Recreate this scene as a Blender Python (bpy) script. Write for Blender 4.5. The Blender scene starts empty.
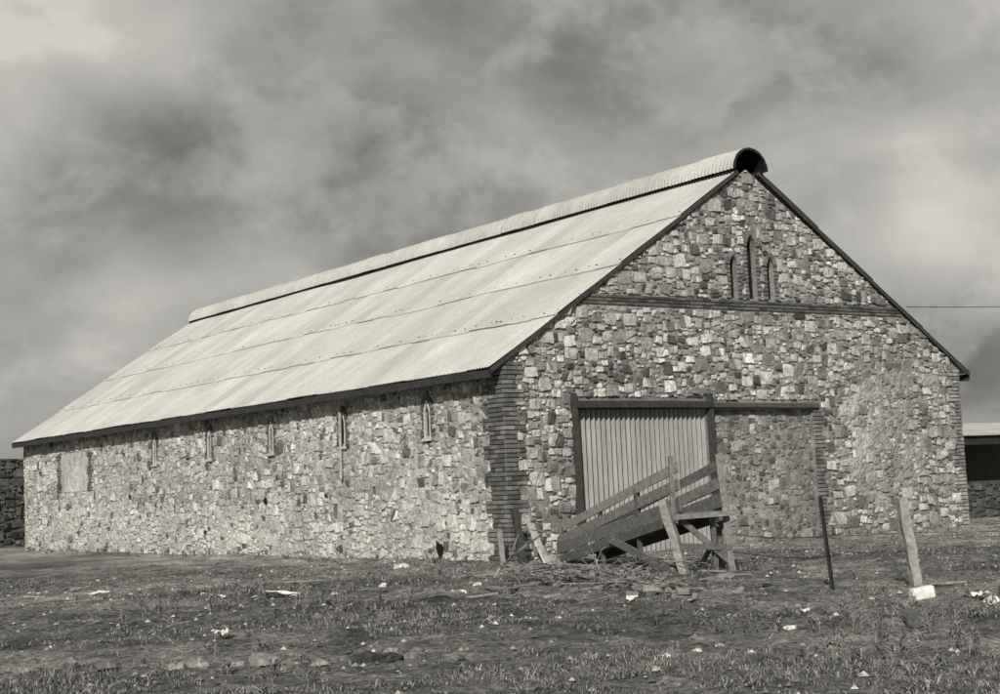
import bpy, bmesh, math, random
import numpy as np
from mathutils import Vector, Euler, noise, geometry
random.seed(7); np.random.seed(7)
S=bpy.context.scene
S.view_settings.view_transform='Standard'
try: S.view_settings.look='None'
except: pass
S.view_settings.exposure=0
TINT=(1.0,0.977,0.900)
W=13.13; L=28.03; AX=W/2
# ------------------------------------------------------------ helpers
def newobj(name,verts,faces,mat=None,parent=None,tone=None,smooth=False):
    me=bpy.data.meshes.new(name); me.from_pydata([tuple(v) for v in verts],[],faces)
    if tone is not None:
        a=me.attributes.new('tone','FLOAT','POINT'); a.data.foreach_set('value',np.array(tone,dtype=np.float32))
    if smooth: me.polygons.foreach_set('use_smooth',[True]*len(me.polygons))
    me.update()
    o=bpy.data.objects.new(name,me); S.collection.objects.link(o)
    if mat: me.materials.append(mat)
    if parent: o.parent=parent
    return o
def empty(name):
    o=bpy.data.objects.new(name,None); S.collection.objects.link(o); return o
class MB:
    def __init__(s): s.v=[];s.f=[];s.t=[]
    def add(s,vs,fs,t=0.5):
        n=len(s.v); s.v+=[tuple(x) for x in vs]; s.f+=[tuple(i+n for i in f) for f in fs]
        s.t+= [t]*len(vs) if not isinstance(t,list) else t
    def obj(s,name,mat,parent=None,smooth=False): return newobj(name,s.v,s.f,mat,parent,s.t,smooth)
BOXF=[(0,3,2,1),(4,5,6,7),(0,1,5,4),(1,2,6,5),(2,3,7,6),(3,0,4,7)]
def beam(mb,p0,p1,w,h,t=None,up=(0,0,1),jit=0.004,seg=1):
    p0=Vector(p0);p1=Vector(p1);d=(p1-p0).normalized();u=Vector(up)
    s=d.cross(u)
    if s.length<1e-3: s=d.cross(Vector((1,0,0)))
    s.normalize();u=s.cross(d)
    if t is None: t=random.uniform(.3,.8)
    n=seg+1; vs=[];fs=[]
    for i in range(n):
        c=p0.lerp(p1,i/seg); 
        k=random.uniform(-jit,jit)*.7 if 0<i<seg else 0
        for a,b in((-1,-1),(1,-1),(1,1),(-1,1)):
            vs.append(c+s*(a*w/2+random.uniform(-jit,jit)+k)+u*(b*h/2+random.uniform(-jit,jit)+k))
    for i in range(seg):
        for j in range(4):
            fs.append((4*i+j,4*i+(j+1)%4,4*i+4+(j+1)%4,4*i+4+j))
    fs.append((3,2,1,0)); m=4*seg; fs.append((m,m+1,m+2,m+3))
    mb.add(vs,fs,t)
# ------------------------------------------------------------ materials
def mat(name):
    m=bpy.data.materials.new(name); m.use_nodes=True; nt=m.node_tree
    b=nt.nodes['Principled BSDF']; return m,nt,b
def math_(nt,op,a,b=None,c=None,clamp=False):
    n=nt.nodes.new('ShaderNodeMath'); n.operation=op; n.use_clamp=clamp
    for i,x in enumerate((a,b,c)):
        if x is None: continue
        if isinstance(x,(int,float)): n.inputs[i].default_value=x
        else: nt.links.new(x,n.inputs[i])
    return n.outputs[0]
def noise_(nt,vec,scale,detail=4,rough=.55,dist=0):
    n=nt.nodes.new('ShaderNodeTexNoise'); n.inputs['Scale'].default_value=scale; n.inputs['Detail'].default_value=detail
    n.inputs['Roughness'].default_value=rough; n.inputs['Distortion'].default_value=dist
    if vec is not None: nt.links.new(vec,n.inputs['Vector'])
    return n.outputs['Fac']
def mapr(nt,v,a,b,c,d,smooth=False):
    n=nt.nodes.new('ShaderNodeMapRange'); nt.links.new(v,n.inputs[0])
    if smooth: n.interpolation_type='SMOOTHSTEP'
    for i,x in enumerate((a,b,c,d)): n.inputs[i+1].default_value=x
    return n.outputs[0]
def tinted(nt,val,tint=TINT):
    cx=nt.nodes.new('ShaderNodeCombineXYZ')
    for i in range(3): nt.links.new(math_(nt,'MULTIPLY',val,tint[i]),cx.inputs[i])
    return cx.outputs[0]
def bump(nt,b,h,strength,dist):
    n=nt.nodes.new('ShaderNodeBump'); n.inputs['Strength'].default_value=strength; n.inputs['Distance'].default_value=dist
    nt.links.new(h,n.inputs['Height']); nt.links.new(n.outputs[0],b.inputs['Normal'])
def objcoord(nt,scale=None):
    tc=nt.nodes.new('ShaderNodeTexCoord'); o=tc.outputs['Object']
    if scale:
        m=nt.nodes.new('ShaderNodeMapping'); m.inputs['Scale'].default_value=scale; nt.links.new(o,m.inputs[0]); o=m.outputs[0]
    return o
def tone(nt):
    a=nt.nodes.new('ShaderNodeAttribute'); a.attribute_name='tone'; return a.outputs['Fac']

def stone_mat(name,lo=.6,hi=1.4,bs=.8):
    m,nt,b=mat(name); c=objcoord(nt)
    n1=noise_(nt,c,9,4,.65); n2=noise_(nt,c,45,3,.7); n3=noise_(nt,c,.9,3,.6)
    v=math_(nt,'MULTIPLY',tone(nt),mapr(nt,n1,.3,.7,lo,hi))
    v=math_(nt,'MULTIPLY',v,mapr(nt,n2,.3,.7,.65,1.35))
    v=math_(nt,'MULTIPLY',v,mapr(nt,n3,.35,.65,.74,1.22))
    nt.links.new(tinted(nt,v),b.inputs['Base Color']); b.inputs['Roughness'].default_value=.95
    b.inputs['Specular IOR Level'].default_value=.15
    h=math_(nt,'ADD',n1,math_(nt,'MULTIPLY',n2,.4)); bump(nt,b,h,bs,.03); return m
M_stone=stone_mat('rubble_stone')
M_brick=stone_mat('old_brick',.75,1.25,.5)
M_rock=stone_mat('field_rock')
def mortar_mat(name,base):
    m,nt,b=mat(name); c=objcoord(nt)
    n1=noise_(nt,c,3,5,.7); n2=noise_(nt,c,30,4,.7); n3=noise_(nt,c,.5,2,.6)
    v=math_(nt,'MULTIPLY',mapr(nt,n1,.3,.7,.6,1.35),base)
    v=math_(nt,'MULTIPLY',v,mapr(nt,n2,.3,.7,.55,1.4)); v=math_(nt,'MULTIPLY',v,mapr(nt,n3,.35,.65,.75,1.25))
    nt.links.new(tinted(nt,v),b.inputs['Base Color']); b.inputs['Roughness'].default_value=1
    b.inputs['Specular IOR Level'].default_value=.1
    bump(nt,b,math_(nt,'ADD',n1,math_(nt,'MULTIPLY',n2,.6)),1,.05); return m
M_mort_g=mortar_mat('gable_mortar',.27); M_mort_l=mortar_mat('side_mortar',.42)
M_render=mortar_mat('crumbling_render',.38)
def wood_mat(name,base):
    m,nt,b=mat(name); c=objcoord(nt)
    n1=noise_(nt,c,12,4,.7); n2=noise_(nt,c,60,3,.6)
    v=math_(nt,'MULTIPLY',math_(nt,'MULTIPLY',tone(nt),base*2),mapr(nt,n1,.3,.7,.6,1.35))
    v=math_(nt,'MULTIPLY',v,mapr(nt,n2,.3,.7,.75,1.2))
    nt.links.new(tinted(nt,v),b.inputs['Base Color']); b.inputs['Roughness'].default_value=.9
    b.inputs['Specular IOR Level'].default_value=.15
    bump(nt,b,math_(nt,'ADD',n1,n2),.5,.01); return m
M_wood=wood_mat('weathered_timber',.13); M_dark=wood_mat('dark_timber',.05); M_pale=wood_mat('pale_timber',.42)
def metal_mat(name,base,axis,st_amp=.1):
    m,nt,b=mat(name)
    c=objcoord(nt); st=objcoord(nt,axis)
    n1=noise_(nt,c,.6,4,.6); n2=noise_(nt,st,3,4,.65); n3=noise_(nt,c,14,4,.7)
    v=math_(nt,'MULTIPLY',math_(nt,'MULTIPLY',tone(nt),base*2),mapr(nt,n1,.3,.7,.84,1.13))
    v=math_(nt,'MULTIPLY',v,mapr(nt,n2,.3,.7,1-st_amp,1+st_amp)); v=math_(nt,'MULTIPLY',v,mapr(nt,n3,.3,.7,.9,1.1))
    nt.links.new(tinted(nt,v),b.inputs['Base Color']); b.inputs['Roughness'].default_value=.6
    b.inputs['Metallic'].default_value=.0; b.inputs['Specular IOR Level'].default_value=.35
    return m
M_roof=metal_mat('galvanised_roof',.46,(.25,3,.25),.08); M_door=metal_mat('galvanised_door',.30,(3,3,.25),.2)
M_ridge=metal_mat('ridge_iron',.42,(1,3,1))
def flat(name,v,rough=.9):
    m,nt,b=mat(name); c=objcoord(nt); n=noise_(nt,c,15,4,.6)
    nt.links.new(tinted(nt,math_(nt,'MULTIPLY',mapr(nt,n,.3,.7,.75,1.25),v)),b.inputs['Base Color']); b.inputs['Roughness'].default_value=rough
    b.inputs['Specular IOR Level'].default_value=.2
    return m
M_black=flat('dark_void',.012); M_white=flat('white_paint',.72); M_steel=flat('rusty_steel',.03,.6); M_wire=flat('fence_wire',.06,.5)
# ------------------------------------------------------------ ground
def gz(x,y):
    z=.05*noise.noise((x*.25,y*.25,3))+.035*noise.noise((x*.9,y*.9,7))
    dx=max(-x,0,x-W); dy=max(-y,0,y-L); q=math.hypot(dx,dy)
    k=min(1,q/2.5); z=z*k
    z+= .04*math.exp(-((q-.3)/.4)**2)*(1+noise.noise((x*1.3,y*1.3,2)))
    far=max(0,math.hypot(x,y)-60); z+=min(far*.004,6)*(.5+.5*noise.noise((x*.004,y*.004,1)))*1.0
    return z
def axis_pts(a,b,st,far):
    c=list(np.arange(a,b,st)); k=st; p=a;lo=[]
    while p>-far: k*=1.22; p-=k; lo.append(p)
    k=st;p=c[-1];hi=[]
    while p<far: k*=1.22;p+=k;hi.append(p)
    return lo[::-1]+c+hi
xs=axis_pts(-17,14,.08,2500); ys=axis_pts(-18,6,.08,2500)
def gmask(x,y):
    return noise.noise((x*.33,y*.33,12))+.55*noise.noise((x*1.5,y*1.5,2))+.35*noise.noise((x*.12,y*.12,5))
vs=[];fs=[];gt=[]
for y in ys:
    for x in xs:
        z=gz(x,y);t=1.0
        if -20<x<18 and -22<y<12:
            n=noise.noise((x*3.1,y*3.1,1)); z+=.03*n+.05*max(0,noise.noise((x*6,y*6,5)))+.03*max(0,noise.noise((x*13,y*13,2)))
        if -40<x<40 and -40<y<50:
            dx=max(-x,0,x-W); dy=max(-y,0,y-L); q=math.hypot(dx,dy)
            t=.95+.5*math.exp(-(q/3.2)**2)-.35*math.exp(-(((x+7.5)**2+(y+8)**2)/14))*(1+noise.noise((x*.6,y*.6,3)))
            t*=1-.3*max(-1,min(1,gmask(x,y)*2.5))
        vs.append((x,y,z));gt.append(max(.3,t))
nx=len(xs)
for j in range(len(ys)-1):
    for i in range(nx-1): fs.append((j*nx+i,j*nx+i+1,(j+1)*nx+i+1,(j+1)*nx+i))
m,nt,b=mat('dry_ground'); c=objcoord(nt)
n1=noise_(nt,c,.3,4,.6,.6); n2=noise_(nt,c,1.8,4,.65,.3); n3=noise_(nt,c,14,5,.8)
v=math_(nt,'MULTIPLY',mapr(nt,n1,.38,.62,.7,1.3),.235)
v=math_(nt,'MULTIPLY',v,tone(nt))
v=math_(nt,'MULTIPLY',v,mapr(nt,n2,.35,.65,.6,1.4)); v=math_(nt,'MULTIPLY',v,mapr(nt,n3,.38,.62,.35,1.65))
nt.links.new(tinted(nt,v),b.inputs['Base Color']); b.inputs['Roughness'].default_value=1; b.inputs['Specular IOR Level'].default_value=.05
bump(nt,b,math_(nt,'ADD',n2,math_(nt,'MULTIPLY',n3,1.3)),1,.09)
newobj('ground',vs,fs,m,None,gt,smooth=True)
# ------------------------------------------------------------ rubble stone generator
def clip(poly,a,b,c):
    out=[];n=len(poly)
    for i in range(n):
        p=poly[i];q=poly[(i+1)%n];dp=a*p[0]+b*p[1]-c;dq=a*q[0]+b*q[1]-c
        if dp<=0: out.append(p)
        if (dp<0<dq) or (dq<0<dp):
            t=dp/(dp-dq); out.append((p[0]+(q[0]-p[0])*t,p[1]+(q[1]-p[1])*t))
    return out
def parea(p):
    return abs(sum(p[i][0]*p[(i+1)%len(p)][1]-p[(i+1)%len(p)][0]*p[i][1] for i in range(len(p))))/2
def polyedges(poly):
    e=[];n=len(poly)
    for i in range(n):
        p=poly[i];q=poly[(i+1)%n]; a=q[1]-p[1];b_=-(q[0]-p[0]);l=math.hypot(a,b_);a/=l;b_/=l
        e.append((a,b_,a*p[0]+b_*p[1]))
    return e
def rubble(mb,poly,excl,fmap,tonef,levels,stretch=1.2,hr=(.012,.045),gap=.010,base=0.0,flip=False,seed=1,split=.5):
    rnd=random.Random(seed)
    us=[p[0] for p in poly];vsx=[p[1] for p in poly];u0,u1,v0,v1=min(us),max(us),min(vsx),max(vsx)
    edges=polyedges(poly)
    cs=.35; grid={}; seeds=[]
    def inside(u,v): return all(a*u+b_*v<=c+.02 for a,b_,c in edges) and not any(e[0]<u<e[1] and e[2]<v<e[3] for e in excl)
    area=(u1-u0)*(v1-v0)
    # each stone is a squarish block; distance is measured in the box metric so blocks nest like coursed rubble
    for r0,r1,dens in levels:
        for _ in range(int(area*dens)):
            u=rnd.uniform(u0,u1);v=rnd.uniform(v0,v1)
            if not inside(u,v): continue
            r=rnd.uniform(r0,r1); x=u/stretch; gx=int(x//cs);gy=int(v//cs);ok=True
            for i in range(gx-1,gx+2):
                for j in range(gy-1,gy+2):
                    for s in grid.get((i,j),()):
                        if max(abs(s[0]-x),abs(s[1]-v))<(r+s[2])*.74: ok=False;break
                    if not ok:break
                if not ok:break
            if ok: grid.setdefault((gx,gy),[]).append((x,v,r)); seeds.append((x,v,r))
    def emit(cell):
        for a,b_,c in edges:
            cell=clip(cell,a,b_,c-.008)
            if len(cell)<3: return
        cu=sum(p[0] for p in cell)/len(cell); v=sum(p[1] for p in cell)/len(cell)
        for e in excl:
            ds=[(e[0]-cu,(1,0,e[0])),(cu-e[1],(-1,0,-e[1])),(e[2]-v,(0,1,e[2])),(v-e[3],(0,-1,-e[3]))]
            dmax,h=max(ds,key=lambda t:t[0])
            if dmax<=-.06: return
            cell=clip(cell,h[0],h[1],h[2]-.004)
            if len(cell)<3: return
        pts=[]
        for p in cell:
            if not pts or math.hypot(p[0]-pts[-1][0],p[1]-pts[-1][1])>.025: pts.append(p)
        if len(pts)>2 and math.hypot(pts[0][0]-pts[-1][0],pts[0][1]-pts[-1][1])<.025: pts.pop()
        if len(pts)<3 or parea(pts)<.0014: return
        q=[]
        for i in range(len(pts)):
            p=pts[i];o=pts[(i+1)%len(pts)]; l=math.hypot(o[0]-p[0],o[1]-p[1]); t=min(.25,rnd.uniform(.004,.020)/l)
            q.append((p[0]+(o[0]-p[0])*t,p[1]+(o[1]-p[1])*t))
            if l>.09:
                for w_ in ((.5,) if l<.17 else (.33,.66)):
                    j=.012; q.append((p[0]+(o[0]-p[0])*w_+rnd.uniform(-j,j),p[1]+(o[1]-p[1])*w_+rnd.uniform(-j,j)))
            q.append((p[0]+(o[0]-p[0])*(1-t),p[1]+(o[1]-p[1])*(1-t)))
        cx=sum(p[0] for p in q)/len(q);cy=sum(p[1] for p in q)/len(q)
        h=rnd.uniform(*hr);ta=rnd.gauss(0,.1);tb=rnd.gauss(0,.1); g=gap*rnd.choice((.4,.7,1,1.5,2.0))
        V=[];k=len(q)
        for dep,ins in((-.02,g),(h*.75,g+.003),(h,g+.010+rnd.uniform(0,.008))):
            for p in q:
                dx=p[0]-cx;dy=p[1]-cy;l=math.hypot(dx,dy)+1e-6;f=max(.15,1-ins/l)
                d=dep+(ta*dx+tb*dy+rnd.uniform(-.004,.004) if dep>0 else 0)
                V.append(fmap(cx+dx*f,cy+dy*f,base+d))
        V.append(fmap(cx+rnd.uniform(-.02,.02),cy+rnd.uniform(-.02,.02),base+h*1.02+rnd.uniform(-.006,.01)))
        F=[]
        for r_ in range(2):
            for i in range(k): F.append((r_*k+i,r_*k+(i+1)%k,(r_+1)*k+(i+1)%k,(r_+1)*k+i))
        for i in range(k): F.append((2*k+i,2*k+(i+1)%k,3*k))
        if flip: F=[tuple(reversed(f)) for f in F]
        mb.add(V,F,tonef(cx,cy,rnd))
    for (x,v,r) in seeds:
        gx=int(x//cs);gy=int(v//cs)
        ang=rnd.gauss(0,.13); ca,sa=math.cos(ang),math.sin(ang)
        big=r>.082
        hw=r*(rnd.uniform(.85,1.15) if big else rnd.uniform(1.0,1.5));hh=r*(rnd.uniform(.68,.95) if big else rnd.uniform(.85,1.25))
        cell=[(x+a*hw*rnd.uniform(.86,1.06)*ca-b_*hh*sa,v+a*hw*sa+b_*hh*rnd.uniform(.84,1.08)*ca) for a,b_ in((-1,-1),(1,-1),(1,1),(-1,1))]
        for i in range(gx-2,gx+3):
            for j in range(gy-2,gy+3):
                for s in grid.get((i,j),()):
                    if s[0]==x and s[1]==v: continue
                    dx=s[0]-x;dy=s[1]-v
                    if dx*dx+dy*dy>.6: continue
                    # cutting plane leans toward the dominant axis -> squared joints, not round ones
                    ax_,ay_=abs(dx),abs(dy); wx=ax_**2.2;wy=ay_**2.2; nn_=math.hypot(wx,wy)+1e-9
                    nxx=math.copysign(wx/nn_,dx);nyy=math.copysign(wy/nn_,dy)
                    dd=nxx*dx+nyy*dy; t=r/(r+s[2])
                    cell=clip(cell,nxx,nyy,nxx*x+nyy*v+dd*t)
                    if len(cell)<3: break
                if len(cell)<3: break
            if len(cell)<3: break
        if len(cell)<3: continue
        cell=[(p[0]*stretch,p[1]) for p in cell]
        ar=parea(cell)
        if ar>.03 and rnd.random()<split:
            cx=sum(p[0] for p in cell)/len(cell)+rnd.gauss(0,.02);cy=sum(p[1] for p in cell)/len(cell)+rnd.gauss(0,.02)
            w_=max(p[0] for p in cell)-min(p[0] for p in cell);h_=max(p[1] for p in cell)-min(p[1] for p in cell)
            a=rnd.gauss(0,.3)+(0 if w_>h_*1.15 else math.pi/2)
            A_,B_=math.cos(a),math.sin(a); c=A_*cx+B_*cy
            for cc in (clip(cell,A_,B_,c),clip(cell,-A_,-B_,-c)):
                if len(cc)>=3: emit(cc)
        else: emit(cell)
def slop(name,poly,excl,fmap,mt,step,mid,amp,flip=False,seed=0):
    edges=polyedges(poly);us=[p[0] for p in poly];vv=[p[1] for p in poly];u0,u1,v0,v1=min(us),max(us),min(vv),max(vv)
    nu=int((u1-u0)/step);nv=int((v1-v0)/step);V=[];F=[];ok=[]
    for j in range(nv+1):
        for i in range(nu+1):
            u=u0+i*step;v=v0+j*step
            o=all(a*u+b_*v<=c-.02 for a,b_,c in edges) and not any(e[0]-.03<u<e[1]+.03 and e[2]-.03<v<e[3]+.03 for e in excl)
            n=noise.noise((u*.8,v*.8,seed))*.9+noise.noise((u*4.5,v*4.5,seed+3))*.8+noise.noise((u*12,v*12,seed+5))*.7
            V.append(fmap(u,v,mid+n*amp));ok.append(o)
    for j in range(nv):
        for i in range(nu):
            a=j*(nu+1)+i;f=(a,a+1,a+nu+2,a+nu+1)
            if all(ok[q] for q in f): F.append(tuple(reversed(f)) if flip else f)
    newobj(name,V,F,mt,barn,None,True)
def gm(u,v,d): return (u,-d,v)
def lm(u,v,d): return (-d,u,v)
def bricks(mb,u0,u1,v0,v1,fmap,course=.085,blen=.23,proud=.03,tooth=0,side=0,tr=(.07,.19),base=0,rnd=random):
    n=max(1,int(round((v1-v0)/course)));ch=(v1-v0)/n
    for i in range(n):
        a,b_=u0,u1
        if tooth and (i//3)%2==0:
            if side>=0 and side!=2: b_+=tooth
            if side<=0 or side==2: a-=tooth
        off=(i%2)*blen/2; u=a-off
        while u<b_-.01:
            s=max(u,a);e=min(u+blen,b_)
            if e-s>.03:
                p=proud+rnd.uniform(-.006,.006); z0=v0+i*ch+.005;z1=v0+(i+1)*ch-.005
                s2=s+.005;e2=e-.005;j=lambda:rnd.uniform(-.002,.002);B=.006
                V=[fmap(s2+j(),z0+j(),base-.02),fmap(e2+j(),z0+j(),base-.02),fmap(e2+j(),z1+j(),base-.02),fmap(s2+j(),z1+j(),base-.02),
                   fmap(s2+B,z0+B,base+p),fmap(e2-B,z0+B,base+p),fmap(e2-B,z1-B,base+p),fmap(s2+B,z1-B,base+p)]
                mb.add(V,BOXF,rnd.uniform(*tr))
            u+=blen
# ------------------------------------------------------------ BARN
barn=empty('stone_barn')
EZ=3.78; PZ=7.93
D1=(1.66,5.04,-.2,2.86); D2=(5.2,8.12,-.2,2.80)
def pointed(u,z0,zs,zt,w):
    return [(u-w/2,z0),(u+w/2,z0),(u+w/2,zs),(u+w*.4,zs+(zt-zs)*.55),(u,zt),(u-w*.4,zs+(zt-zs)*.55),(u-w/2,zs)]
LAN=[(6.56,6.24,6.52,.25),(6.02,5.84,6.06,.21),(7.10,5.84,6.06,.21)]
lanc=[pointed(u,5.14,a,b_,w) for u,a,b_,w in LAN]
WIN=[2.65,6.1,9.55,13.05,16.65]
slits=[pointed(u,2.5,2.98,3.18,.17) for u in WIN]
def holed_wall(name,outer,holes,fmap,depth,mt):
    polys=[[Vector((p[0],p[1],0)) for p in outer]]+[[Vector((p[0],p[1],0)) for p in h] for h in holes]
    tri=geometry.tessellate_polygon(polys); flatp=[p for pl in polys for p in pl]
    mb=MB(); mb.add([fmap(p.x,p.y,0) for p in flatp],[tuple(t) for t in tri])
    for h in holes:
        k=len(h); V=[fmap(p[0],p[1],0) for p in h]+[fmap(p[0],p[1],-depth) for p in h]
        mb.add(V,[(i,(i+1)%k,(i+1)%k+k,i+k) for i in range(k)])
    mb.obj(name,mt,barn)
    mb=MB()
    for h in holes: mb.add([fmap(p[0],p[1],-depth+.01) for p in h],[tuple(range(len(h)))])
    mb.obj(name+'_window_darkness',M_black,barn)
rect=lambda r:[(r[0],r[2]),(r[1],r[2]),(r[1],r[3]),(r[0],r[3])]
gpoly=[(0,-.1),(W,-.1),(W,EZ),(AX,PZ),(0,EZ)]
gout=[(0,-.3),(W,-.3),(W,EZ),(AX,PZ),(0,EZ)]
D1h=(D1[0],D1[1],-.25,D1[3]);D2h=(D2[0],D2[1],-.25,D2[3])
holed_wall('gable_wall',gout,lanc+[rect(D1h),rect(D2h)],gm,.13,M_mort_g)
holed_wall('side_wall',[(0,-.3),(L,-.3),(L,EZ),(0,EZ)],slits,lm,.05,M_mort_l)
newobj('rear_walls',[(W,0,-.3),(W,L,-.3),(W,L,EZ),(W,0,EZ),(0,L,-.3),(0,L,EZ),(AX,L,PZ)],[(0,1,2,3),(4,1,2,6,5)],M_mort_g,barn)
ero=lambda u,v: math.exp(-(((u-10.4)/1.75)**2+((v-2.1)/1.95)**2)**1.5)
def tone_g(u,v,r):
    x=r.random()
    if x<.17: t=r.uniform(.07,.15)
    elif x<.48: t=r.uniform(.20,.34)
    else: t=r.uniform(.36,.60)
    if v<2.3 and u<9: t=t*.9+.02
    e=ero(u,v); t=t*(1-.5*e)+.34*.5*e
    return t
def tone_l(u,v,r):
    x=r.random()
    if x<.10: t=r.uniform(.09,.17)
    elif x<.46: t=r.uniform(.23,.36)
    else: t=r.uniform(.40,.60)
    n=noise.noise((u*.5,v*.9,3))
    k=(.5 if v<1.3 else .1)+n*.4
    k=min(.8,max(0,k))
    return t*(1-k)+.53*k if x>.06 else t
LV=[(.13,.19,7),(.09,.13,40),(.055,.085,150),(.035,.05,420)]
bandx=(5.0-EZ)/(PZ-EZ)*AX
exg=[(D1[0]-.02,D1[1]+.02,-1,D1[3]+.2),(D1[1],8.42,-1,D1[3]+.13),(-1,.24,-1,9),(W-.24,W+1,-1,9),
     (bandx-.3,W-bandx+.3,4.88,5.11)]+[(u-w/2-.08,u+w/2+.08,5.1,b_+.03) for u,a,b_,w in LAN]
mb=MB(); rubble(mb,gpoly,exg,gm,tone_g,LV,seed=3)
mb.obj('gable_rubble_stones',M_stone,barn)
slop('gable_pointing',gpoly,exg,gm,M_mort_g,.05,.002,.020,seed=4)
pD=[(D2[0],-.1),(D2[1],-.1),(D2[1],D2[3]),(D2[0],D2[3])]
mb=MB(); rubble(mb,pD,[],gm,lambda u,v,r:r.choice((r.uniform(.1,.18),r.uniform(.17,.3),r.uniform(.25,.46))),
   [(.12,.16,5),(.07,.1,60),(.04,.055,260)],base=-.08,hr=(.008,.03),seed=9)
mb.obj('doorway_infill_stones',M_stone,barn)
newobj('doorway_infill_mortar',[gm(D2[0],-.25,-.08),gm(D2[1],-.25,-.08),gm(D2[1],D2[3],-.08),gm(D2[0],D2[3],-.08)],[(0,1,2,3)],M_mort_g,barn)
slop('doorway_infill_pointing',pD,[],gm,M_mort_g,.05,-.075,.018,seed=14)
exl=[(-1,.5,-1,9)]+[(u-.17,u+.17,2.42,3.24) for u in WIN]+[(21.6,24.6,1.85,3.05)]
pL=[(0,-.1),(L,-.1),(L,EZ),(0,EZ)]
mb=MB(); rubble(mb,pL,exl,lm,tone_l,LV,flip=True,hr=(.008,.036),gap=.011,seed=5)
mb.obj('side_rubble_stones',M_stone,barn)
slop('side_pointing',pL,exl,lm,M_mort_l,.06,.003,.018,flip=True,seed=8)
# bricks
mb=MB()
bricks(mb,0.0,.5,-.1,3.75,lm,tooth=.2,side=1,proud=.045,tr=(.08,.22))
bricks(mb,-.045,.24,-.1,3.75,gm,tooth=.2,side=1,proud=.047,tr=(.08,.24))
bricks(mb,W-.24,W,-.1,3.7,gm,tooth=.2,side=2,proud=.045,tr=(.16,.36))
mb.obj('brick_quoins',M_brick,barn)
mb=MB(); bricks(mb,bandx-.05,W-bandx+.05,4.89,5.10,gm,course=.07,proud=.03,tr=(.06,.17)); mb.obj('brick_string_course',M_brick,barn)
mb=MB()
def arch(mb,u,z1,z2,w,fmap,tr,n=5,ln_=.1):
    for s in(-1,1):
        a=u+s*(w/2)
        for k in range(n):
            t=(k+.5)/n; x=a+(u-a)*t**1.6; z=z1+(z2-z1)*t**.8
            nn=Vector((s*(1-t*.7),.25+t*.8)).normalized(); tt=Vector((-nn.y,nn.x))*.027
            p=Vector((x,z))+nn*.006; q=p+nn*ln_
            P4=[p-tt,q-tt*1.25,q+tt*1.25,p+tt]
            mb.add([fmap(c_.x,c_.y,-.02) for c_ in P4]+[fmap(c_.x,c_.y,.042) for c_ in P4],BOXF,random.uniform(*tr))
for (u,z1,z2,w) in LAN:
    for s in(-1,1):
        a=u+s*(w/2); bb=a+s*.09
        bricks(mb,min(a,bb),max(a,bb),5.13,z1,gm,tooth=.06,side=(1 if s>0 else 2),proud=.04,tr=(.1,.22))
    arch(mb,u,z1,z2,w,gm,(.1,.22))
bricks(mb,8.14,8.38,-.1,2.9,gm,tooth=.08,side=1,proud=.045,tr=(.1,.26))
mb.obj('brick_surrounds',M_brick,barn)
mb=MB();fr=MB()
for u in WIN:
    for s in(-1,1):
        a=u+s*.115;bb=a+s*.09
        bricks(mb,min(a,bb),max(a,bb),2.4,3.0,lm,tooth=.07,side=(1 if s>0 else 2),proud=.035,tr=(.08,.2))
        beam(fr,lm(u+s*.098,2.45,.015),lm(u+s*.098,2.98,.015),.03,.05,.6,up=(0,1,0))
        beam(fr,lm(u+s*.098,2.98,.015),lm(u+s*.01,3.2,.015),.03,.05,.6,up=(0,1,0))
    arch(mb,u,3.0,3.25,.24,lm,(.08,.2))
    beam(fr,lm(u-.16,2.42,.04),lm(u+.16,2.42,.04),.08,.05,.6,up=(0,0,1))
bricks(mb,21.6,21.85,1.85,3.05,lm,tooth=.1,side=0,proud=.04,tr=(.1,.2)); bricks(mb,24.35,24.6,1.85,3.05,lm,tooth=.1,side=0,proud=.04,tr=(.1,.2))
mb.obj('slit_window_surrounds',M_brick,barn); fr.obj('slit_window_frames',M_pale,barn)
newobj('blocked_window_panel',[lm(21.85,1.85,.02),lm(24.35,1.85,.02),lm(24.35,3.05,.02),lm(21.85,3.05,.02)],[(0,1,2,3)],mortar_mat('rendered_panel',.5),barn)
mb=MB(); beam(mb,lm(6.12,1.75,.09),lm(6.08,3.35,.09),.04,.04,.5); mb.obj('leaning_pipe',M_pale,barn)
mb=MB()
for (u,v,a,b_) in((2.35,.28,.13,.17),(9.9,1.35,.1,.1),(6.9,1.4,.07,.06),(13.4,.6,.09,.07),(18.5,1.6,.1,.08)):
    n=7;mb.add([lm(u+a*math.cos(6.283*i/n)*random.uniform(.55,1.25),v+b_*math.sin(6.283*i/n)*random.uniform(.55,1.25),.052) for i in range(n)],[tuple(range(n))],.5)
mb.obj('broken_out_holes',M_black,barn)
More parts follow.
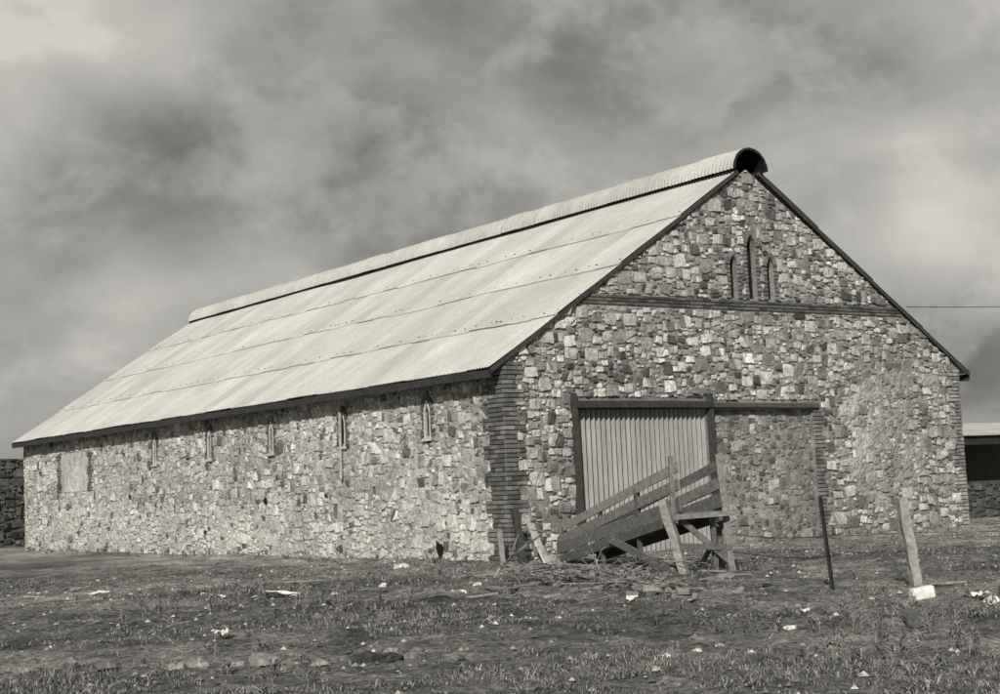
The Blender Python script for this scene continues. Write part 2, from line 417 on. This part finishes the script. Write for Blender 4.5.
# crumbling render patch on gable
nu,nv=150,130; V=[];F=[]
for j in range(nv+1):
    for i in range(nu+1):
        u=8.5+(W-.5-8.5)*i/nu; v=-.05+4.2*j/nv
        e=min(1,ero(u,v)*1.3)
        nse=noise.noise((u*1.6,v*1.6,4))*.8+noise.noise((u*5,v*5,8))*.6+noise.noise((u*14,v*14,3))*.4
        d=-.06+e*.080+nse*.075*e
        V.append(gm(u,v,d))
for j in range(nv):
    for i in range(nu): a=j*(nu+1)+i; F.append((a,a+1,a+nu+2,a+nu+1))
newobj('crumbling_render_patch',V,F,M_render,barn)
def corr(name,u0,u1,v0,v1,fmap,base,pitch,amp,mt,parent,t=.5,sheet=.76):
    n=int((u1-u0)/pitch*8);V=[];F=[];T=[];tn={}
    for i in range(n+1):
        u=u0+(u1-u0)*i/n; d=base+amp*math.sin(2*math.pi*u/pitch); k=int((u-u0)/sheet); tt=tn.setdefault(k,t*random.uniform(.85,1.1))
        for v in(v0,v1): V.append(fmap(u,v,d));T.append(tt)
    for i in range(n): F.append((2*i,2*i+2,2*i+3,2*i+1))
    return newobj(name,V,F,mt,parent,T,True)
corr('corrugated_sliding_door',D1[0],D1[1],-.1,D1[3]-.02,gm,-.09,.125,.040,M_door,barn,.55)
mb=MB()
beam(mb,gm(D1[0]-.05,D1[3]+.07,.07),gm(D1[1]+.1,D1[3]+.05,.07),.14,.13,.5,seg=6)
beam(mb,gm(D1[1]+.1,D1[3]+.04,.07),gm(8.25,D2[3]+.07,.07),.08,.09,.9,seg=6)
beam(mb,gm(D1[0]-.04,-.1,.04),gm(D1[0]-.08,D1[3]+.28,.04),.11,.11,.6,seg=5)
beam(mb,gm(D1[1]+.08,-.1,.05),gm(D1[1]+.06,D1[3]+.28,.05),.11,.10,.6,seg=5)
mb.obj('door_frame_and_rail',M_dark,barn)
# roof
SL=.65
def zr(x): return 8.10-SL*abs(x-AX)
YA,YB=-.09,L+.12; EO=.36
lapn=MB()
def roof_side(sgn,name):
    V=[];F=[];T=[]
    xe=AX-sgn*(AX+EO); xt=AX-sgn*.36
    nrm=Vector((-sgn*SL,0,1)).normalized(); rows=4; pitch=.092; sheet=pitch*8
    cols=int((YB-YA)/pitch*6); tn={}; seg=3
    for r in range(rows):
        for i in range(cols+1):
            y=YA+(YB-YA)*i/cols; k=int((y-YA)/sheet)
            if (r,k) not in tn: tn[(r,k)]=(random.uniform(.46,.53)*(1,.97,1.01,.98)[r]*(.88 if random.random()<.1 else 1),random.uniform(-.045,.045),random.uniform(0,.018))
            tt,ex,l0=tn[(r,k)]
            w=.011*math.sin(2*math.pi*(y-YA)/pitch)
            for q in range(seg+1):
                f0=r/rows-(.012+ex*.12 if r>0 else 0); f1=(r+1)/rows; f=f0+(f1-f0)*q/seg
                x=xe+(xt-xe)*f; z=zr(x)
                sag=.03*noise.noise((x*.6,y*.35,sgn))
                off=w+(1-q/seg)*(.013+l0)+sag
                V.append((x+nrm.x*off,y,z+nrm.z*off));T.append(tt)
        b0=r*(cols+1)*(seg+1)
        for i in range(cols):
            for q in range(seg): a=b0+i*(seg+1)+q; F.append((a,a+1,a+seg+2,a+seg+1) if sgn<0 else (a,a+seg+1,a+seg+2,a+1))
        y=YA+.1
        while y<YB and r>0:
            if random.random()<.6+.3*noise.noise((y*.4,r,0)):
                f=r/rows+.010+random.uniform(-.004,.004); x=xe+(xt-xe)*f; s_=random.uniform(.012,.03)
                c_=Vector((x,y,zr(x)))+nrm*.035
                beam(lapn,c_,c_+nrm*.015,s_,s_*1.8,random.choice((.5,.8,1.2,3)),up=(0,1,0),jit=.002)
            y+=random.choice((.184,.276,.184,.37))
    newobj(name,V,F,M_roof,barn,T,True)
roof_side(1,'corrugated_roof_west'); roof_side(-1,'corrugated_roof_east')
lapn.obj('roofing_nails',M_wood,barn)
R=.50;cz=7.86;na=20;pitch=.11;cols=int((YB-YA+.2)/pitch*6)
def barrel(name,R,y0,y1,amp,mt,jit):
    V=[];F=[];T=[];tn={}
    for i in range(cols+1):
        y=y0+(y1-y0)*i/cols;k=int((y+1)/.72);tt=tn.setdefault(k,(random.uniform(.44,.53),random.uniform(-jit,jit)))
        rr=R+amp*math.sin(2*math.pi*y/pitch)+tt[1]
        for j in range(na+1):
            a=math.radians(3+174*j/na); V.append((AX+rr*math.cos(a),y,cz+rr*math.sin(a)));T.append(tt[0])
    for i in range(cols):
        for j in range(na): a=i*(na+1)+j; F.append((a,a+1,a+na+2,a+na+1))
    newobj(name,V,F,mt,barn,T,True)
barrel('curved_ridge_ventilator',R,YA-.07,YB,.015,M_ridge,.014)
barrel('ventilator_shade_lining',R-.04,YA-.065,YB-.02,0,M_black,0)  # added black inner shell, paints in the shade inside the tube
mb=MB()
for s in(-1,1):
    beam(mb,(AX+s*.44,YA+.03,7.86),(AX+s*.44,YB-.03,7.86),.05,.16,.15,jit=.006,seg=40)  # added dark strips, stand in for the shadow line under the ridge tube
yv=YA-.07
for j in range(24):
    a=math.radians(3+174*j/24);b2=math.radians(3+174*(j+1)/24)
    beam(mb,(AX+(R-.02)*math.cos(a),yv,cz+(R-.02)*math.sin(a)),(AX+(R-.02)*math.cos(b2),yv,cz+(R-.02)*math.sin(b2)),.05,.03,.3,up=(0,1,0))
for s in(-1,1):
    xe=AX-s*(AX+EO-.02)
    for yy in(YA+.02,YB-.02): beam(mb,(xe,yy,zr(xe)-.055),(AX-s*.3,yy,zr(AX-s*.3)-.055),.03,.075,.6,jit=.006,seg=8)
    beam(mb,(xe,YA+.04,zr(xe)-.10),(xe,YB-.04,zr(xe)-.10),.05,.15,.45,jit=.012,seg=30)
    for k in range(30):
        y=.3+k*.95; x2=AX-s*(AX-.3); beam(mb,(xe+s*.03,y,zr(xe)-.09),(x2,y,zr(x2)-.09),.06,.1,.6)
mb.obj('roof_timbers_and_shade_strips',M_dark,barn)
newobj('roof_lining',[(-.1,.02,zr(-.1)-.1),(AX-.5,.02,zr(AX-.5)-.1),(AX-.5,L,zr(AX-.5)-.1),(-.1,L,zr(-.1)-.1)],[(0,1,2,3)],M_black,barn)
# ------------------------------------------------------------ loading ramp
ramp=empty('livestock_loading_ramp')
A=Vector((-.42,-5.55,0)); B=Vector((1.0,-.75,0)); ax=(B-A).normalized(); pr=Vector((ax.y,-ax.x,0)); Wd=.74
mb=MB(); deckA=.88;deckB=.10; ln=(B-A).length
def rp(t,s,z): return A+ax*(t*ln)+pr*(s*Wd)+Vector((0,0,z))
dk=lambda t: deckA+(deckB-deckA)*t
for s in(-.5,.5):
    beam(mb,rp(0,s,dk(0)-.05),rp(1,s,dk(1)-.05),.05,.15,.4,seg=4)
    for k,hh in enumerate((.19,.45,.73)):
        j=random.uniform(-.03,.03)
        beam(mb,rp(-.02+(.0 if s<0 else -.01),s-.04*np.sign(s),dk(0)+hh+j),rp(1.03+random.uniform(-.03,.02),s-.04*np.sign(s),dk(1)+hh*.68-j),.03,(.2,.17,.15)[k],random.uniform(.5,1.05),seg=6,jit=.009)
    for t in(.3,.62,.97): beam(mb,rp(t,s*(.86),-.05),rp(t+.01,s*(.86),dk(t)+.74-.22*t),.07,.07,.35,seg=3)
for k in range(28):
    t=.01+k*.036; beam(mb,rp(t,-.52,dk(t)+.03),rp(t,.52,dk(t)+.03),.14,.03,random.uniform(.4,.8))
beam(mb,rp(-.045,-.50,-.05),rp(-.005,-.80,1.12),.16,.12,1.1,seg=4,jit=.01)
beam(mb,rp(-.03,.62,-.05),rp(-.02,.46,1.78),.11,.1,.8,seg=5,jit=.01)
beam(mb,rp(.02,-.5,.5),rp(.01,-.52,1.78),.08,.08,.7,seg=4)
beam(mb,rp(.03,.5,-.05),rp(.03,.55,1.1),.09,.09,.5,seg=4)
beam(mb,rp(-.05,-.70,dk(0)-.02),rp(-.05,.64,dk(0)),.10,.07,.9,seg=2)
beam(mb,rp(-.035,-.55,.42),rp(-.035,.6,.36),.04,.09,.5,seg=2)
beam(mb,rp(-.03,-.45,.78),rp(-.03,.6,.12),.04,.09,.6,seg=2)
beam(mb,rp(-.02,.55,.8),rp(.16,.56,.1),.04,.08,.6,seg=2)
beam(mb,rp(-.01,.3,-.03),rp(-.01,.28,.8),.07,.07,.5,seg=2)
beam(mb,rp(.05,-.58,.05),rp(.5,-.62,.5),.04,.12,.5,seg=3)
mb.obj('ramp_boards_and_posts',M_wood,ramp)
# ------------------------------------------------------------ fence
def gp(x,y,z=0): return Vector((x,y,gz(x,y)+z))
mb=MB(); p0=gp(-2.27,-9.91,-.1);p1=p0+Vector((-.10,.03,1.24))
beam(mb,p0,p1,.05,.010,.5); beam(mb,p0+Vector((.0,.012,0)),p1+Vector((0,.012,0)),.010,.045,.5)
mb.obj('steel_fence_post',M_steel)
mb=MB(); beam(mb,gp(-1.65,-10.67,-.1),gp(-1.76,-10.60,1.08),.13,.11,.75,seg=9,jit=.010)
mb.obj('wooden_fence_post',wood_mat('grey_timber',.2))
mb=MB()
def wire(mb,a,b_,sag=.04,r=.004,n=10):
    a=Vector(a);b_=Vector(b_);pr_=None
    for i in range(n+1):
        t=i/n;p=a.lerp(b_,t);p.z-=sag*4*t*(1-t)
        if pr_ is not None: beam(mb,pr_,p,r*2,r*2,.5,jit=0)
        pr_=p
for z in(.66,.40):
    a=rp(-.03,.62,z-.1);wire(mb,a,gp(-2.28,-9.9,z),r=.006); wire(mb,gp(-2.28,-9.9,z),gp(-1.67,-10.62,z),.01,.005); wire(mb,gp(-1.67,-10.62,z),gp(2.5,-15.2,z),r=.005)
mb.obj('fence_wires',M_wire)
pole=empty('utility_pole')
mb=MB(); beam(mb,(30,5,-.3),(30,5,7),.24,.24,.5,seg=4); beam(mb,(29.3,5,6.6),(30.7,5,6.6),.1,.1,.5); mb.obj('pole_and_crossarm',M_wood,pole)
mb=MB(); wire(mb,(11.35,-.08,5.12),(30,5,6.65),.1,.008,16); mb.obj('power_line',M_steel)
# ------------------------------------------------------------ shed on the right
shed=empty('corrugated_iron_shed')
mb=MB()
for x in(15.2,18.9,22.4,26.2): beam(mb,(x,3,-.1),(x,3,2.1),.14,.14,.6)
beam(mb,(15,3,2.06),(28,3,2.06),.08,.16,.9)
mb.obj('shed_posts_and_beam',M_wood,shed)
def sm(u,v,d): return (u,v,2.2+(v-2.6)*.10+d)
corr('shed_roof',14.8,28.2,2.6,8,sm,.02,.1,.015,M_roof,shed,.45)
corr('shed_back_wall',15,28,-.1,2.6,lambda u,v,d:(u,7.8,v),0,.1,.015,M_door,shed,.2)
corr('shed_end_wall',3,7.8,-.1,2.3,lambda u,v,d:(15,u,v),0,.1,.015,M_door,shed,.25)
mb=MB(); rubble(mb,[(15.1,-.1),(28,-.1),(28,.95),(15.1,.95)],[],lambda u,v,d:(u,3.15-d,v),lambda u,v,r:r.uniform(.06,.16),[(.12,.16,14),(.07,.1,90),(.04,.05,120)],seed=21)
mb.add([(15.05,3.16,-.2),(28,3.16,-.2),(28,3.16,1.0),(15.05,3.16,1.0),(15.05,3.5,-.2),(28,3.5,-.2),(28,3.5,1.0),(15.05,3.5,1.0)],BOXF,.08)
mb.obj('shed_dwarf_wall',M_stone,shed)
# ------------------------------------------------------------ ruined wall at far left
ruin=empty('ruined_stone_wall')
poly=[(-14,-.1),(3,-.1),(3,3.2),(-2,3.3),(-9,2.8),(-14,2.0)]
mb=MB(); rubble(mb,poly,[],lambda u,v,d:(u,33-d,v),lambda u,v,r:r.uniform(.03,.14),[(.16,.22,14),(.09,.14,90),(.05,.07,120)],hr=(.03,.12),seed=22)
mb.obj('ruin_stones',M_stone,ruin)
k=len(poly);newobj('ruin_core',[(p[0],33,p[1]) for p in poly]+[(p[0],33.5,p[1]) for p in poly],[tuple(range(k)),tuple(range(k,2*k))]+[(i,(i+1)%k,(i+1)%k+k,i+k) for i in range(k)],mortar_mat('dark_earth_core',.1),ruin)
# ------------------------------------------------------------ rocks and litter
def rock_geo(mb,c,r,sq=(1,1,.6),t=.3,sub=2,seed=0):
    bm=bmesh.new(); bmesh.ops.create_icosphere(bm,subdivisions=sub,radius=1)
    o=Vector((seed*3.1,seed*1.7,seed))
    V=[]
    for v in bm.verts:
        n=v.co.normalized(); k=1+.6*noise.noise(n*1.3+o)+.4*noise.noise(n*3+o)
        q=n*k*r; V.append((c[0]+q.x*sq[0],c[1]+q.y*sq[1],c[2]+q.z*sq[2]))
    mb.add(V,[tuple(v.index for v in f.verts) for f in bm.faces],t); bm.free()
R_=random.Random(11)
for i,(x,y,r,t) in enumerate([(-10.73,-10.3,.11,.26),(-10.5,-10.6,.07,.26),(-10.35,-10.9,.12,.24),(-11.35,-9.8,.10,.14),(-11.1,-9.9,.09,.14),(-11.6,-9.5,.11,.16),(-10.0,-11.2,.06,.24),
      (-10.9,-10.2,.06,.24),(-9.57,-11.35,.13,.05),(-9.45,-11.45,.1,.05),(-5.81,-12.59,.055,.6),(-7.53,-13.21,.04,.55),(-7.94,-13.29,.035,.55),(-7.17,-13.1,.035,.5),
      (-2.82,-12.6,.08,.6),(-3.3,-11.4,.045,.5),(-1.67,1.12,.11,.6),(-6.16,-3.3,.07,.55),(-6.6,-3.0,.05,.5),(-5.6,-3.5,.05,.5),(-9.1,-10.9,.06,.24),(-3.6,-4.2,.06,.5),(-4.4,-2.8,.06,.5),(-10.6,-10.1,.06,.22),(-11.9,-9.3,.08,.2),(-12.1,-9.0,.09,.2)]):
    mb=MB(); rock_geo(mb,(0,0,0),r,(1.2,1,.65),t,2,i); o=mb.obj('rock',M_rock,None); o.location=(x,y,gz(x,y)+r*.25)
bm=bmesh.new(); bmesh.ops.create_cube(bm,size=1)
for v in bm.verts: v.co.x*=.26;v.co.y*=.15;v.co.z*=.14; v.co+=Vector((R_.uniform(-.012,.012),R_.uniform(-.012,.012),R_.uniform(-.012,.012)))
bmesh.ops.bevel(bm,geom=bm.edges[:],offset=.015,segments=2,affect='EDGES')
me=bpy.data.meshes.new('white_stone_block');bm.to_mesh(me);bm.free();me.materials.append(M_white);o=bpy.data.objects.new('white_stone_block',me);S.collection.objects.link(o);o.location=(-2.86,-11.73,gz(-2.86,-11.73)+.07);o.rotation_euler=(.1,-.15,-.5)
def can(name,x,y,r,h,mt,rz):
    n=20;V=[];F=[]
    prof=[(0,0),(r*.9,0),(r,.0),(r,h*.05),(r*.96,h*.07),(r*.96,h*.5),(r*.975,h*.52),(r*.96,h*.54),(r*.96,h*.93),(r,h*.95),(r,h),(r*.93,h),(r*.93,h*.1),(0,h*.1)]
    for a,b_ in prof:
        for i in range(n): V.append((a*math.cos(2*math.pi*i/n),a*math.sin(2*math.pi*i/n),b_))
    for j in range(len(prof)-1):
        for i in range(n): F.append((j*n+i,j*n+(i+1)%n,(j+1)*n+(i+1)%n,(j+1)*n+i))
    o=newobj(name,V,F,mt); o.location=(x,y,gz(x,y)+r*1.2); o.rotation_euler=(math.radians(88),0,rz); return o
can('rusty_tin_can',-4.99,-13.4,.08,.17,flat('rusted_tin',.1,.7),math.radians(150))
def scrap(name,x,y,w,l,rz,mt,t=.5):
    nxs=6;V=[];F=[]
    for j in range(nxs+1):
        for i in range(nxs+1):
            a=(i/nxs-.5)*l;b_=(j/nxs-.5)*w; a+=.06*l*noise.noise((i*.8,j*.8,x)); b_+=.1*w*noise.noise((j*.9,i*.7,y))
            V.append((a,b_,.05*noise.noise((i*.5+x,j*.5,y))+.02))
    for j in range(nxs):
        for i in range(nxs): q=j*(nxs+1)+i;F.append((q,q+1,q+nxs+2,q+nxs+1))
    o=newobj(name,V,F,mt,None,[t]*len(V)); o.location=(x,y,gz(x,y)+.05); o.rotation_euler=(R_.uniform(-.15,.15),R_.uniform(-.15,.15),rz)
for (x,y,w,l,rz) in [(-2.4,-12.9,.25,.5,.3),(-2.6,-12.3,.12,.3,1),(-6.3,-3.2,.25,.5,-.4),(-7.6,.5,.2,.4,.2),(-8.3,1.6,.2,.4,.8),(-9.8,4.2,.2,.5,0),(-6.9,-2.2,.1,.4,.3),(-4.9,-11.9,.06,.16,.2),(-10.6,2.3,.2,.3,.6),(-4.7,-9.0,.1,.2,.6),(-9.5,-8.2,.1,.2,.6),(-5.2,-6.2,.07,.2,1.1),(-1.4,-9.0,.12,.2,.3)]:
    scrap('scrap_sheet',x,y,w,l,rz,M_white)
mb=MB()
for k in range(110):
    x=R_.uniform(-14,.5) if k<60 else R_.gauss(-3,1.6);y=R_.uniform(-9,9) if k<60 else R_.gauss(-6,2);a=R_.gauss(-.3,.9);l=R_.uniform(.1,.6)
    if x>-.5 and y>-.5: continue
    p=gp(x,y,.04);q=gp(x+math.cos(a)*l,y+math.sin(a)*l,R_.uniform(.03,.07)); beam(mb,p,q,R_.uniform(.02,.06),.02,R_.uniform(.2,1.2),jit=.003)
mb.obj('scattered_timber_scraps',M_wood)
mb=MB(); beam(mb,gp(-.28,-.75,-.05),gp(-.24,-.5,.98),.13,.09,.5,seg=5,jit=.01); mb.obj('old_timber_post',M_dark)
mb=MB(); beam(mb,gp(.1,-1.0,-.03),gp(.02,-.6,.72),.17,.03,.6,up=(.3,-1,0),seg=2,jit=.008); beam(mb,gp(.28,-.8,-.03),gp(.2,-.4,.66),.07,.03,.6,up=(.3,-1,0)); mb.obj('leaning_board',M_pale)
mb=MB(); beam(mb,gp(-.5,-.45,-.03),gp(-.42,-.25,.6),.09,.05,.9,seg=2); mb.obj('leaning_stake',M_wood)
mb=MB()
def branch(p,d,l,r,depth=0):
    p=Vector(p); n=6
    for i in range(n):
        d=(d+Vector((R_.gauss(0,.16),R_.gauss(0,.16),R_.gauss(-.03,.07)))).normalized(); q=p+d*l/n
        g=gz(q.x,q.y)+.03
        if q.z<g: q.z=g;d.z=abs(d.z)*.3
        beam(mb,p,q,r*(1-i/n*.6)*2,r*(1-i/n*.6)*2,R_.uniform(.2,1.3),jit=.002)
        if depth<2 and R_.random()<.4: branch(q,(d+Vector((R_.gauss(0,.7),R_.gauss(0,.7),R_.gauss(.03,.18)))).normalized(),l*.5,r*.5,depth+1)
        p=q
for k in range(64):
    c=R_.choice([(-2.6,-5.2),(-3.2,-7.0),(-2.9,-6.2),(-3.9,-8.5),(-2.2,-4.0),(-3.6,-7.9),(-2.4,-4.8)])
    x=c[0]+R_.gauss(0,.4);y=c[1]+R_.gauss(0,.4); a=R_.uniform(0,6.28)
    branch(gp(x,y,R_.uniform(.02,.22)),Vector((math.cos(a),math.sin(a),R_.uniform(-.05,.16))).normalized(),R_.uniform(.4,1.3),R_.uniform(.006,.02))
for k in range(9):
    x=-3.8+R_.gauss(0,.3);y=-8.4+R_.gauss(0,.3);a=-.6+R_.gauss(0,.3)
    branch(gp(x,y,R_.uniform(.04,.12)),Vector((math.cos(a),math.sin(a),.0)),.9,.035,2)
branch(gp(-2.9,-3.6,.02),Vector((.75,.3,.42)).normalized(),1.3,.018,1)
mb.obj('dead_branches',wood_mat('dead_wood',.12))
mb=MB()
def outside(x,y): return not(-.1<x<W+.1 and -.1<y<L)
for k in range(20000):
    x=R_.uniform(-17,11);y=R_.uniform(-19,5)
    if not outside(x,y) : continue
    if noise.noise((x*.5,y*.5,9))<-.1 and R_.random()<.8: continue
    r=.006+.04*R_.random()**4
    bm_v=[(1,0,0),(-1,0,0),(0,1,0),(0,-1,0),(0,0,1)]
    V=[(x+a*r*R_.uniform(.6,1.5),y+b_*r*R_.uniform(.6,1.5),gz(x,y)+.018+c*r*.8) for a,b_,c in bm_v]
    mb.add(V,[(0,2,4),(2,1,4),(1,3,4),(3,0,4)],R_.choice((.06,.08,.1,.12,.16,.22,.3,.42)))
mb.obj('gravel',M_rock)
def grass(name,n,box,hr,tr,thr,wd=.006,seed=0):
    rg=np.random.RandomState(seed);V=[];F=[];T=[];c=0
    while c<n:
        x=rg.uniform(box[0],box[1]);y=rg.uniform(box[2],box[3])
        if not outside(x,y): continue
        k=gmask(x,y)
        c+=1
        if k<thr and rg.rand()>.05: continue
        g=gz(x,y)+.01; st=rg.uniform(.4,1.6)*(.7+.6*min(1,max(0,k-thr)*2))
        tb=rg.uniform(.7,1.2)
        for _ in range(rg.randint(3,14)):
            a=rg.uniform(0,6.28);h=rg.uniform(*hr)*st;bx=x+rg.normal(0,.04);by=y+rg.normal(0,.04)
            lx=math.cos(a)*h*rg.uniform(.3,2.4);ly=math.sin(a)*h*rg.uniform(.3,2.4);px=-math.sin(a)*wd;py=math.cos(a)*wd
            i=len(V);V+=[(bx-px,by-py,g-.01),(bx+px,by+py,g-.01),(bx+lx*.4+px*.7,by+ly*.4+py*.7,g+h*.65),(bx+lx*.4-px*.7,by+ly*.4-py*.7,g+h*.65),(bx+lx,by+ly,g+h)]
            F+=[(i,i+1,i+2,i+3),(i+3,i+2,i+4)];T+=[rg.uniform(*tr)*tb]*5
    return newobj(name,V,F,M_grass,None,T)
m,nt,b=mat('dry_grass'); nt.links.new(tinted(nt,tone(nt)),b.inputs['Base Color']);b.inputs['Roughness'].default_value=1;b.inputs['Specular IOR Level'].default_value=.05;M_grass=m
grass('grass',24000,(-19,13,-19,8),(.015,.045),(.08,.34),.2,seed=1)
grass('grass',22000,(-15,-1,-19,-7),(.012,.035),(.07,.32),.18,.004,seed=2)
mb=MB()
def weed(x,y,h):
    g=gz(x,y)
    for k in range(R_.randint(2,5)):
        p=Vector((x+R_.gauss(0,.04),y+R_.gauss(0,.04),g-.02)); d=Vector((R_.gauss(0,.15),R_.gauss(0,.15),1)).normalized(); hh=h*R_.uniform(.5,1)
        t=R_.uniform(.06,.28)
        q=p+d*hh; beam(mb,p,q,.006,.006,t,jit=.001)
        for j in range(7):
            s=p+d*hh*(.35+.65*j/7); e=s+Vector((R_.gauss(0,.03),R_.gauss(0,.03),R_.uniform(.01,.05))); beam(mb,s,e,.008,.006,t,jit=.001)
for k in range(30): weed(-7.3+R_.gauss(0,.9),-5.3+R_.gauss(0,.8),R_.uniform(.15,.4))
for k in range(36): weed(-6.6+R_.gauss(0,.8),-15.0+R_.gauss(0,.8),R_.uniform(.12,.32))
for k in range(34): weed(-5.0+R_.gauss(0,1.3),-12.5+R_.gauss(0,1),R_.uniform(.1,.28))
for k in range(60): weed(R_.uniform(-1.0,-.1),R_.uniform(0,26),R_.uniform(.06,.25))
for k in range(30): weed(R_.uniform(2,12),R_.uniform(-.9,-.1),R_.uniform(.06,.25))
for k in range(50): weed(R_.uniform(-16,0),R_.uniform(-14,0),R_.uniform(.1,.24))
mb.obj('dry_weeds',M_grass)
# ------------------------------------------------------------ camera
P=[-16.1246,-22.6974,1.4393]
cam=bpy.data.cameras.new('camera');co=bpy.data.objects.new('camera',cam);S.collection.objects.link(co)
co.location=P; co.rotation_euler=Euler([math.radians(a) for a in(95.2837,2.5425,-35.0798)],'XYZ')
cam.sensor_width=36;cam.lens=54.2;cam.clip_end=6000;S.camera=co
# ------------------------------------------------------------ light
sd=Vector((-.60,-.56,.54)).normalized()
sun=bpy.data.lights.new('sun','SUN');so=bpy.data.objects.new('sun',sun);S.collection.objects.link(so)
sun.energy=4.1;sun.angle=math.radians(.6);sun.color=(1,.985,.94);so.rotation_euler=sd.to_track_quat('Z','Y').to_euler()
el=math.asin(sd.z);az=math.atan2(sd.x,sd.y)
# ------------------------------------------------------------ sky
w=bpy.data.worlds.new('World');S.world=w;w.use_nodes=True;nt=w.node_tree;bg=nt.nodes['Background']
try: w.cycles.sampling_method='MANUAL'; w.cycles.sample_map_resolution=256
except Exception: pass
sky=nt.nodes.new('ShaderNodeTexSky');sky.sky_type='NISHITA';sky.sun_disc=False;sky.sun_elevation=el;sky.sun_rotation=az
bw=nt.nodes.new('ShaderNodeRGBToBW');nt.links.new(sky.outputs[0],bw.inputs[0])
tc=nt.nodes.new('ShaderNodeTexCoord');D=tc.outputs['Generated']
mp=nt.nodes.new('ShaderNodeMapping');mp.inputs['Scale'].default_value=(1,1,1.35);mp.inputs['Location'].default_value=(.3,.1,.7);nt.links.new(D,mp.inputs[0])
n1=noise_(nt,mp.outputs[0],5.5,5,.5,.35); n2=noise_(nt,mp.outputs[0],13,5,.55,.3); n4=noise_(nt,mp.outputs[0],8,6,.6,.15)
val=math_(nt,'ADD',math_(nt,'MULTIPLY',math_(nt,'SUBTRACT',n1,.5),2.4),math_(nt,'MULTIPLY',math_(nt,'SUBTRACT',n2,.5),1.0))
val=math_(nt,'ADD',val,mapr(nt,n4,.47,.60,-.16,.22,True))
Rm=np.array(co.rotation_euler.to_matrix())
def skydir(x,y):
    d=Rm@np.array([(x-500)/1513,(347-y)/1513,-1.0]);return d/np.linalg.norm(d)
acc=val
nrm=nt.nodes.new('ShaderNodeVectorMath');nrm.operation='NORMALIZE';nt.links.new(D,nrm.inputs[0])
for (x,y,rad,am) in [(160,170,4.5,-.40),(380,140,5,-.3),(600,90,5.5,-.45),(40,240,3.5,-.1),(0,20,5,1.0),(170,20,3.5,.4),(280,255,3.0,.4),(60,370,4,.2),(930,215,2.8,.95),(1000,250,3,.4),(990,370,2.5,-.4),(780,90,4,-.1),(500,200,3,-.2),(120,310,2.5,.4)]:
    d=skydir(x,y); vm=nt.nodes.new('ShaderNodeVectorMath');vm.operation='DOT_PRODUCT'
    nt.links.new(nrm.outputs[0],vm.inputs[0]);vm.inputs[1].default_value=d
    k=1/(1-math.cos(math.radians(rad)))
    g=math_(nt,'EXPONENT',math_(nt,'MULTIPLY',math_(nt,'SUBTRACT',vm.outputs['Value'],1.0),k))
    acc=math_(nt,'ADD',acc,math_(nt,'MULTIPLY',g,am))
rad_=mapr(nt,acc,-.9,.9,1.5,6.4)
mix=math_(nt,'ADD',math_(nt,'MULTIPLY',rad_,.95),math_(nt,'MULTIPLY',bw.outputs[0],.05))
nt.links.new(tinted(nt,mix,TINT),bg.inputs['Color']);bg.inputs['Strength'].default_value=.1
